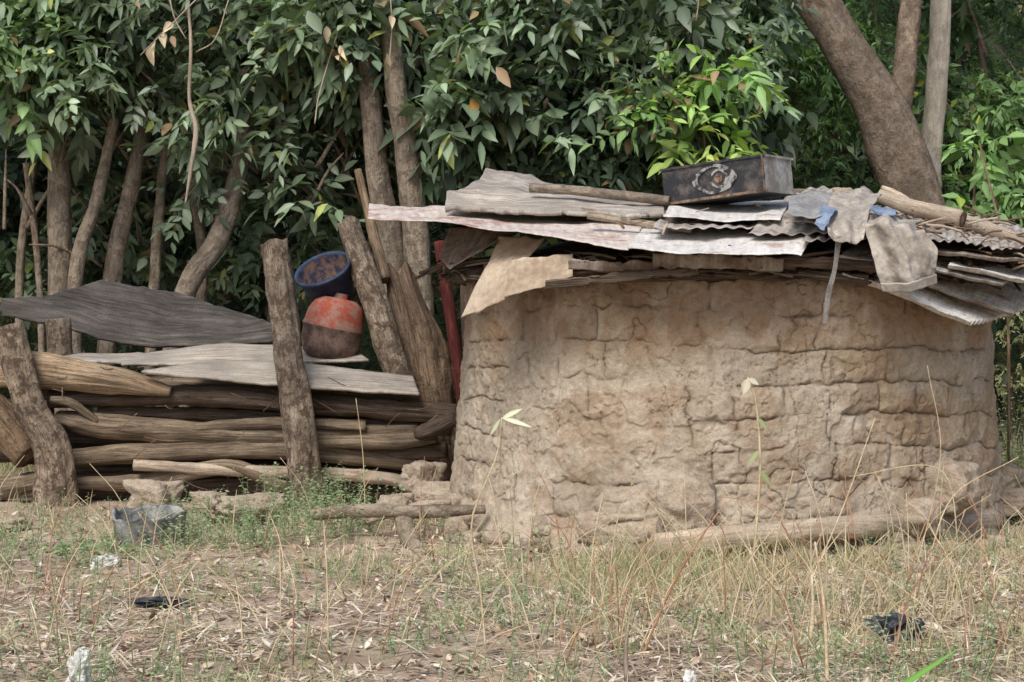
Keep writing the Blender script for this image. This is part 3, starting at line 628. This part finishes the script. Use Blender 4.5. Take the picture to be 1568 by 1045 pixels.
tree('tree',[([(620,760,4.5),(600,400,4.5),(580,280,4.4),(565,130,4.3),(545,-60,4.6)],[.14,.12,.10,.085,.07]),
  ([(660,760,4.4),(640,400,4.4),(625,250,4.3),(603,100,4.2),(590,-100,4.6)],[.14,.115,.10,.09,.08]),
  ([(603,130,4.4),(660,60,4.6),(700,-60,4.9)],[.06,.05,.04])],
  [region(520,1150,-200,180,4.7,6.6,95,20,.19,DK,MD,.42),
   region(700,1050,120,280,4.4,5.6,42,15,.19,DK,MD,.38),
   region(670,790,60,190,4.0,4.5,7,12,.22,MD,LT,.28),
   region(440,640,-60,50,4.0,4.5,6,13,.21,MD,LT,.34),
   region(700,1100,-40,190,4.2,4.7,26,14,.18,MD,LT,.34),
   region(900,1150,60,240,4.3,5.2,20,14,.17,(.13,.21,.10),LT,.34)],'leaf','barkgrey',45,((560,1100),(30,330),(4.7,6)))
tree('tree',[([(1450,700,5.0),(1415,420,5.0),(1393,290,5.0),(1350,170,5.0),(1290,70,5.0),(1228,-40,5.1),(1160,-200,5.2)],[.36,.28,.255,.235,.20,.19,.16]),
  ([(1365,215,5.1),(1385,120,5.2),(1392,30,5.3),(1410,-100,5.4)],[.11,.11,.10,.08])],
  [region(950,2100,-420,-90,5,7.5,40,18,.20,DK,MD,.45)],'leaf','barkbig',8,((1200,1400),(-100,-20),(5,6)))  # crown lies above the view, leaves added there to shade the interior
tree('tree',[([(1425,700,6.0),(1424,300,6.0),(1436,100,6.0),(1442,-80,6.0),(1440,-200,6)],[.11,.10,.10,.09,.08])],
  [region(1250,1700,-300,-100,6,7,10,16,.18,DK,MD,.45)],'leaf','trunkpale')  # sparse crown out of view, also added for its shade below
tree('shrub',[([(1130,700,7.5),(1140,200,7.6),(1150,60,7.6)],[.05,.04,.03]),([(1500,700,7.5),(1510,200,7.6),(1500,60,7.6)],[.05,.04,.03])],
  [region(1060,2200,-30,340,7.0,8.4,125,24,.12,(.09,.16,.07),(.18,.30,.12),.42,'small'),
   region(1080,1330,40,260,6.4,7.2,34,22,.12,(.13,.23,.09),(.22,.35,.14),.35,'small'),
   region(1440,1640,140,420,6.2,7.6,34,20,.13,(.13,.23,.09),(.23,.35,.15),.35,'small')],'leafb','barkgrey',30,((1080,1600),(80,320),(7,8)))
tree('sapling',[([(1085,560,4.3),(1080,300,4.3),(1075,160,4.2)],[.025,.02,.012]),([(1085,330,4.3),(1040,230,4.2),(1010,180,4.1)],[.014,.012,.008])],
  [region(990,1130,100,190,3.8,4.3,6,10,.17,(.15,.26,.09),YG,.28),
   region(1050,1110,190,240,3.8,4.2,2,6,.20,YG,(.38,.50,.13),.2),
   region(950,1010,150,240,3.9,4.3,3,7,.17,MD,(.18,.28,.11),.2)],'leafb','bark')
tree('climbing_shrub',[([(1500,760,3.8),(1490,400,3.8),(1495,230,3.8)],[.02,.015,.008]),([(1545,800,3.2),(1540,420,3.2),(1500,220,3.4)],[.012,.012,.008])],
  [region(1475,1560,225,330,3.6,4.1,4,6,.17,(.14,.26,.09),(.24,.38,.14),.2),
   region(1535,1750,460,760,2.8,4.5,40,16,.055,(.20,.22,.10),(.38,.38,.22),.25,'small')],'leafb','bark')
e=empty('background_thicket')
V,F,C=join([region(-1100,2700,-250,420,8.6,10.5,240,20,.26,(.055,.088,.05),(.13,.19,.10),.65,'small'),
            region(-400,2000,380,620,8,11,50,16,.16,(.12,.14,.07),(.26,.26,.14),.5,'small')])
mesh_np('foliage',V,F,M['leaffar'],cols=C,parent=e)
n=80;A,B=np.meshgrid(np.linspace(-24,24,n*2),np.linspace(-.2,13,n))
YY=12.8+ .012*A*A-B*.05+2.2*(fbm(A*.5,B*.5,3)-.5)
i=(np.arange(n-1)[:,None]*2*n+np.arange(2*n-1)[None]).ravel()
mesh_np('backing',np.stack([A,YY,B],-1).reshape(-1,3),np.stack([i,i+1,i+2*n+1,i+2*n],1),M['backing'],parent=e)  # dark solid sheet added behind the leaves, closes off sky and gaps
tube('vine',[at(282,-60,4.0),at(292,60,3.9),at(290,150,3.9),at(300,200,3.9),at(292,260,3.9),at(284,312,3.9)],[.012,.014,.015,.021,.018,.008],'pale',lump=.2)
lst=[]
for p in([(300,0,3.8),(260,40,3.8),(215,85,3.8)],[(260,0,3.8),(268,30,3.8),(285,60,3.8)],[(500,-20,4),(540,20,4),(580,70,4)],[(598,0,3.9),(600,40,3.9),(596,100,3.9)],[(520,40,3.9),(490,140,3.9),(482,190,3.9)],[(350,0,4),(330,60,4),(300,80,4)],[(1072,-40,3.85),(1070,0,3.85),(1066,32,3.85)]):
    lst.append(([at(*q) for q in p],.006))
tubes('vine',lst,'pale',None,seg=6,step=.06)
pp=[(240,60),(250,52),(500,40),(520,70),(598,25),(592,82),(1065,30),(590,96),(525,84),(265,36),(232,68)]
P=np.array([tuple(at(a,b,3.85)) for a,b in pp]);n=len(P)
V,F,C=leaves(P,unit(rng.normal(size=(n,3))*.6+[0,0,-1]),unit(rng.normal(size=(n,3))+[0,-1.5,.5]),rng.uniform(.10,.18,n),rng.uniform(.025,.045,n),.2,.9,np.array([[.50,.41,.28]])*rng.uniform(.7,1.2,(n,1)))
mesh_np('dried_leaves',V,F,M['straw'],cols=C)
# ---------------------------------------------------------------- grass / litter
def inhut(x,y,m=.05): return np.hypot(x-HX,y-HY)<2.04+m
def scatter(n,y0=-4.6,y1=2.8,xw=1.25):
    y=CAMY+ (12+y0)*((12+y1)/(12+y0))**rng.uniform(0,1,n)
    x=rng.uniform(-1,1,n)*784*K*(y+12)*xw
    ok=~inhut(x,y);return x[ok],y[ok]
x,y=scatter(60000);n=len(x)
dn=fbm(x*1.6+4,y*2.2,9,3);ok=rng.uniform(size=n)<.15+1.2*sst(.40,.62,dn)*(0.6+.4*sst(-1.5,1.5,x))
ok&=~((x<-2.4)&(y>-.2)&(rng.uniform(size=n)<.85))
x,y=x[ok],y[ok];n=len(x)
a=rng.uniform(0,2*np.pi,n);D=np.stack([np.cos(a),np.sin(a)*.9,rng.normal(size=n)*.22],1)
Ln=rng.uniform(.03,.20,n)*rng.uniform(.5,1.2,n)
cs=np.array([[.60,.51,.36],[.70,.63,.49],[.46,.34,.23],[.38,.28,.21],[.58,.52,.43]])[rng.integers(0,5,n)]*rng.uniform(.7,1.2,(n,1))
V,F,C=leaves(np.stack([x,y,gz(x,y)+rng.uniform(.002,.035,n)],1),D,np.tile([0,0,1.],(n,1))+rng.normal(size=(n,3))*.3,Ln,rng.uniform(.0016,.0048,n),.05,.1,cs,'blade')
mesh_np('straw_litter',V,F,M['straw'],cols=C)
x,y=scatter(5200);n=len(x);a=rng.uniform(0,2*np.pi,n)
cs=np.array([[.36,.25,.17],[.50,.40,.29],[.27,.19,.14],[.58,.52,.42]])[rng.integers(0,4,n)]*rng.uniform(.7,1.15,(n,1))
V,F,C=leaves(np.stack([x,y,gz(x,y)+.01],1),np.stack([np.cos(a),np.sin(a),rng.normal(size=n)*.3],1),np.tile([0,0,1.],(n,1))+rng.normal(size=(n,3))*.5,rng.uniform(.02,.08,n),rng.uniform(.006,.018,n),-.3,.5,cs,'big')
mesh_np('leaf_litter',V,F,M['straw'],cols=C)
lst=[]
x,y=scatter(420)
for a_,b_ in zip(x,y):
    z=float(gz(np.array([a_]),np.array([b_]))[0])+.012;t=random.uniform(0,6.3);l=random.uniform(.06,.28);d=Vector((math.cos(t),math.sin(t),random.uniform(-.03,.12)))*l/2;p=Vector((a_,b_,z))
    lst.append(([p-d,p+Vector((0,0,random.uniform(0,.02))),p+d],random.uniform(.002,.006)))
tubes('twig_litter',lst,'pale',None,seg=5,step=.05)
def tufts(nt_,per,hmin,hmax,c1,c2,thr,y0,y1,sp=.05,w=.0022,xw=1.25,lean=.45,seed=0,sel=None):
    x,y=scatter(nt_,y0,y1,xw);ok=fbm(x*1.1+seed,y*1.6+seed,5,3)>thr
    if sel is not None: ok&=sel(x,y)
    x,y=x[ok],y[ok];hh=rng.uniform(hmin,hmax,len(x))
    ci=np.repeat(np.arange(len(x)),per);n=len(ci);X=x[ci]+rng.normal(size=n)*sp;Y=y[ci]+rng.normal(size=n)*sp
    D=np.stack([rng.normal(size=n)*lean,rng.normal(size=n)*lean,np.ones(n)],1)
    m=rng.uniform(size=(n,1));col=(np.array(c1)*(1-m)+np.array(c2)*m)*rng.uniform(.7,1.2,(n,1))
    return leaves(np.stack([X,Y,gz(X,Y)-.005],1),D,np.stack([rng.normal(size=n),-np.ones(n),rng.normal(size=n)*.2],1),hh[ci]*rng.uniform(.5,1.2,n),w*rng.uniform(.6,1.5,n),rng.uniform(0,.5,n),.2,col,'blade')
V,F,C=join([tufts(1500,8,.04,.11,(.22,.29,.12),(.38,.41,.22),.50,-4.6,2.6,lean=.6),
            tufts(3000,7,.06,.18,(.55,.47,.31),(.68,.61,.44),.48,-4.6,1.5,seed=31,lean=.8),
            tufts(900,8,.12,.36,(.52,.46,.30),(.36,.37,.20),.48,-1.6,.3,seed=11,sel=lambda x,y:x>-.3),
            tufts(600,5,.15,.48,(.55,.47,.30),(.50,.40,.26),.42,-3.5,.4,seed=15,lean=.35,w=.0028,sel=lambda x,y:x>0.2),
            tufts(300,5,.12,.34,(.52,.46,.30),(.40,.38,.24),.42,.2,2.2,seed=19,lean=.35,w=.0026,sel=lambda x,y:x<-.5),
            tufts(2200,10,.15,.6,(.28,.32,.15),(.60,.54,.36),.2,1.5,6.5,.08,.003,1.3,.4,4,lambda x,y:x>3.2),
            tufts(900,10,.12,.4,(.26,.31,.14),(.54,.50,.32),.3,4.5,8,.1,.003,1.3,.4,4)])
mesh_np('grass',V,F,M['grass'],cols=C)
def weeds(n0,h0,h1,ls,c1,c2,y0,y1,thr,k=12,seed=0,sel=None):
    x,y=scatter(n0,y0,y1);ok=fbm(x*1.2+seed,y*1.8,2,3)>thr
    if sel is not None: ok&=sel(x,y)
    x,y=x[ok],y[ok];n=len(x);H_=rng.uniform(h0,h1,n);lean=rng.normal(size=(n,2))*.25
    parts=[];base=(np.array(c1)*(1-(m:=rng.uniform(size=(n,1))))+np.array(c2)*m)
    z=gz(x,y)
    D=np.stack([lean[:,0],lean[:,1],np.ones(n)],1)
    parts.append(leaves(np.stack([x,y,z],1),D,np.tile([.2,-1.,0],(n,1)),H_*1.02,np.full(n,.0022),0,.1,base*.8,'blade'))
    for q in range(k):
        t=(q+1)/k;a=q*2.4+rng.uniform(0,1,n)
        p=np.stack([x+lean[:,0]*H_*t,y+lean[:,1]*H_*t,z+H_*t*.97],1)
        parts.append(leaves(p,np.stack([np.cos(a),np.sin(a),rng.uniform(0,.6,n)],1),np.tile([0,-.3,1.],(n,1))+rng.normal(size=(n,3))*.3,ls*rng.uniform(.6,1.3,n),ls*.26*rng.uniform(.7,1.3,n),.3,.2,base*rng.uniform(.7,1.3,(n,1)),'small'))
    return join(parts)
G1=(.20,.28,.14);G2=(.33,.39,.23)
near=lambda cx,cy,r:(lambda x,y:np.hypot(x-cx,y-cy)<r)
pc=at(480,760,2.3)
V,F,C=join([weeds(3000,.05,.15,.020,G1,G2,-4.6,2.4,.49),
            weeds(700,.15,.32,.028,G1,G2,-4.4,2.4,.53,16,20),
            weeds(1600,.15,.42,.032,G1,G2,.9,2.7,.3,16,3,near(pc.x,1.9,.5)),
            weeds(1500,.12,.32,.028,G1,G2,.2,1.8,.3,14,3,near(-1.7,.9,.8)),
            weeds(900,.10,.25,.028,G1,G2,-1.2,.6,.35,14,3,near(-3.0,-.2,.9)),
            weeds(900,.12,.25,.028,G1,G2,-.5,.6,.35,14,3,near(-2.4,.2,.4)),
            weeds(300,.06,.14,.05,(.12,.22,.08),(.20,.32,.14),-.5,.5,.2,8,3,near(-2.7,.0,.35)),
            weeds(1800,.25,.8,.04,(.20,.25,.11),(.36,.38,.22),1.6,5.5,.2,16,3,lambda x,y:x>3.4)])
mesh_np('weeds',V,F,M['grass'],cols=C)
M['redstalk']=simple('red_stalk',(.36,.17,.10),(.50,.31,.20),9,.8)
M['drystalk']=simple('dry_stalk',(.50,.39,.24),(.66,.56,.38),9,.8)
specific=[((980,1010),[(1010,940),(1050,860),(1110,770)],.007,'redstalk'),((1268,1060),[(1262,930),(1248,830)],.010,'drystalk'),((1153,865),[(1164,720),(1158,620),(1145,578)],.010,'drystalk'),
 ((1230,910),[(1290,780),(1340,640)],.006,'drystalk'),((1240,880),[(1180,780),(1100,760)],.005,'redstalk'),((745,1000),[(735,900),(722,800),(760,700),(768,640)],.006,'drystalk'),
 ((1420,860),[(1460,760),(1560,700)],.006,'drystalk'),((960,1040),[(958,1000),(962,960)],.012,'pale'),((680,960),[(600,955),(560,960)],.006,'drystalk'),((1240,990),[(1245,930),(1243,880)],.012,'drystalk'),
 ((1470,850),[(1440,720),(1300,730)],.005,'drystalk'),((560,810),[(556,700),(545,610)],.005,'drystalk'),((190,905),[(230,885),(300,860)],.008,'drystalk'),((1400,880),[(1440,700),(1420,560)],.004,'drystalk'),
 ((1180,960),[(1186,850),(1215,720)],.005,'drystalk'),((930,900),[(950,780),(1000,690)],.004,'drystalk')]
by={}
for g0,pts,r,m in specific:
    g_=gnd(*g0);L_=[g_-Vector((0,0,.02))]+[at(a,b,g_.y-.02*i) for i,(a,b) in enumerate(pts)]
    by.setdefault(m,[]).append((L_,[r,r*.8,r*.45]))
for k in range(300):
    px=random.uniform(850,1650) if random.random()<.7 else random.uniform(-50,850);py=random.uniform(815,1040)
    p=gnd(px,py)
    if inhut(p.x,p.y,.0): continue
    h=random.uniform(.15,.62);dx=random.uniform(-.35,.35);dy=random.uniform(-.2,.2)
    by.setdefault(random.choice(['drystalk','drystalk','drystalk','redstalk']),[]).append(([p,p+Vector((dx*.35,dy*.4,h*.6)),p+Vector((dx,dy,h))],[.0038,.003,.0016]))
for m,l in by.items(): tubes('dry_stalks',l,m,None,capm='drystalk',seg=5,step=.07)
def lf_(name,items,mat):
    P=np.array([tuple(at(*i[0])) for i in items]);Q=np.array([tuple(at(*i[1])) for i in items]);D=Q-P;n=len(P)
    V,F,C=leaves(P,D,np.tile([.1,-.8,.6],(n,1)),np.linalg.norm(D,axis=1),np.array([i[2] for i in items]),.0,.35,np.array([i[3] for i in items]),'big')
    mesh_np(name,V,F,M[mat],cols=C)
y1=gnd(745,1000).y-.06;y2=gnd(1153,865).y-.04
lf_('withered_plant_leaves',[((768,642,y1),(800,626,y1),.014,(.56,.58,.42)),((768,640,y1),(815,655,y1-.05),.014,(.58,.58,.44)),((766,642,y1),(750,668,y1),.010,(.46,.48,.33)),((1145,580,y2),(1138,605,y2-.03),.03,(.50,.46,.36)),((1145,580,y2),(1162,590,y2),.022,(.52,.50,.40)),((1160,640,y2),(1175,660,y2),.018,(.3,.34,.18)),((1162,690,y2),(1145,710,y2),.018,(.3,.34,.18)),((1163,720,y2),(1180,745,y2),.02,(.28,.32,.16))],'grass')
lf_('grass_blade',[((1330,1085,-4.3),(1470,992,-4.45),.014,(.18,.38,.08))],'leafb')
# ---------------------------------------------------------------- camera, light
cam=bpy.data.cameras.new('camera');co=bpy.data.objects.new('camera',cam);link(co)
co.location=(0,CAMY,EYE);co.rotation_euler=(math.pi/2,0,0);cam.lens=67;cam.sensor_width=36;cam.shift_y=-(522.5-461)/1568
cam.clip_end=2000;scene.camera=co
el,az=math.radians(50),math.radians(203)
w=bpy.data.worlds.new('World');scene.world=w;w.use_nodes=True;nt_=w.node_tree
bg=nt_.nodes['Background'];sk=nt_.nodes.new('ShaderNodeTexSky');sk.sky_type='NISHITA';sk.sun_disc=False
sk.sun_elevation=el;sk.sun_rotation=az;sk.dust_density=3;sk.ozone_density=1;sk.air_density=1
nt_.links.new(sk.outputs[0],bg.inputs[0]);bg.inputs[1].default_value=.15
sun=bpy.data.lights.new('sun','SUN');so=bpy.data.objects.new('sun',sun);link(so)
sun.energy=2.9;sun.angle=math.radians(28);sun.color=(1,.965,.91)
d=Vector((math.sin(az)*math.cos(el),math.cos(az)*math.cos(el),math.sin(el)))
so.rotation_euler=d.to_track_quat('Z','Y').to_euler()
scene.view_settings.view_transform='Standard';scene.view_settings.look='None';scene.view_settings.exposure=0
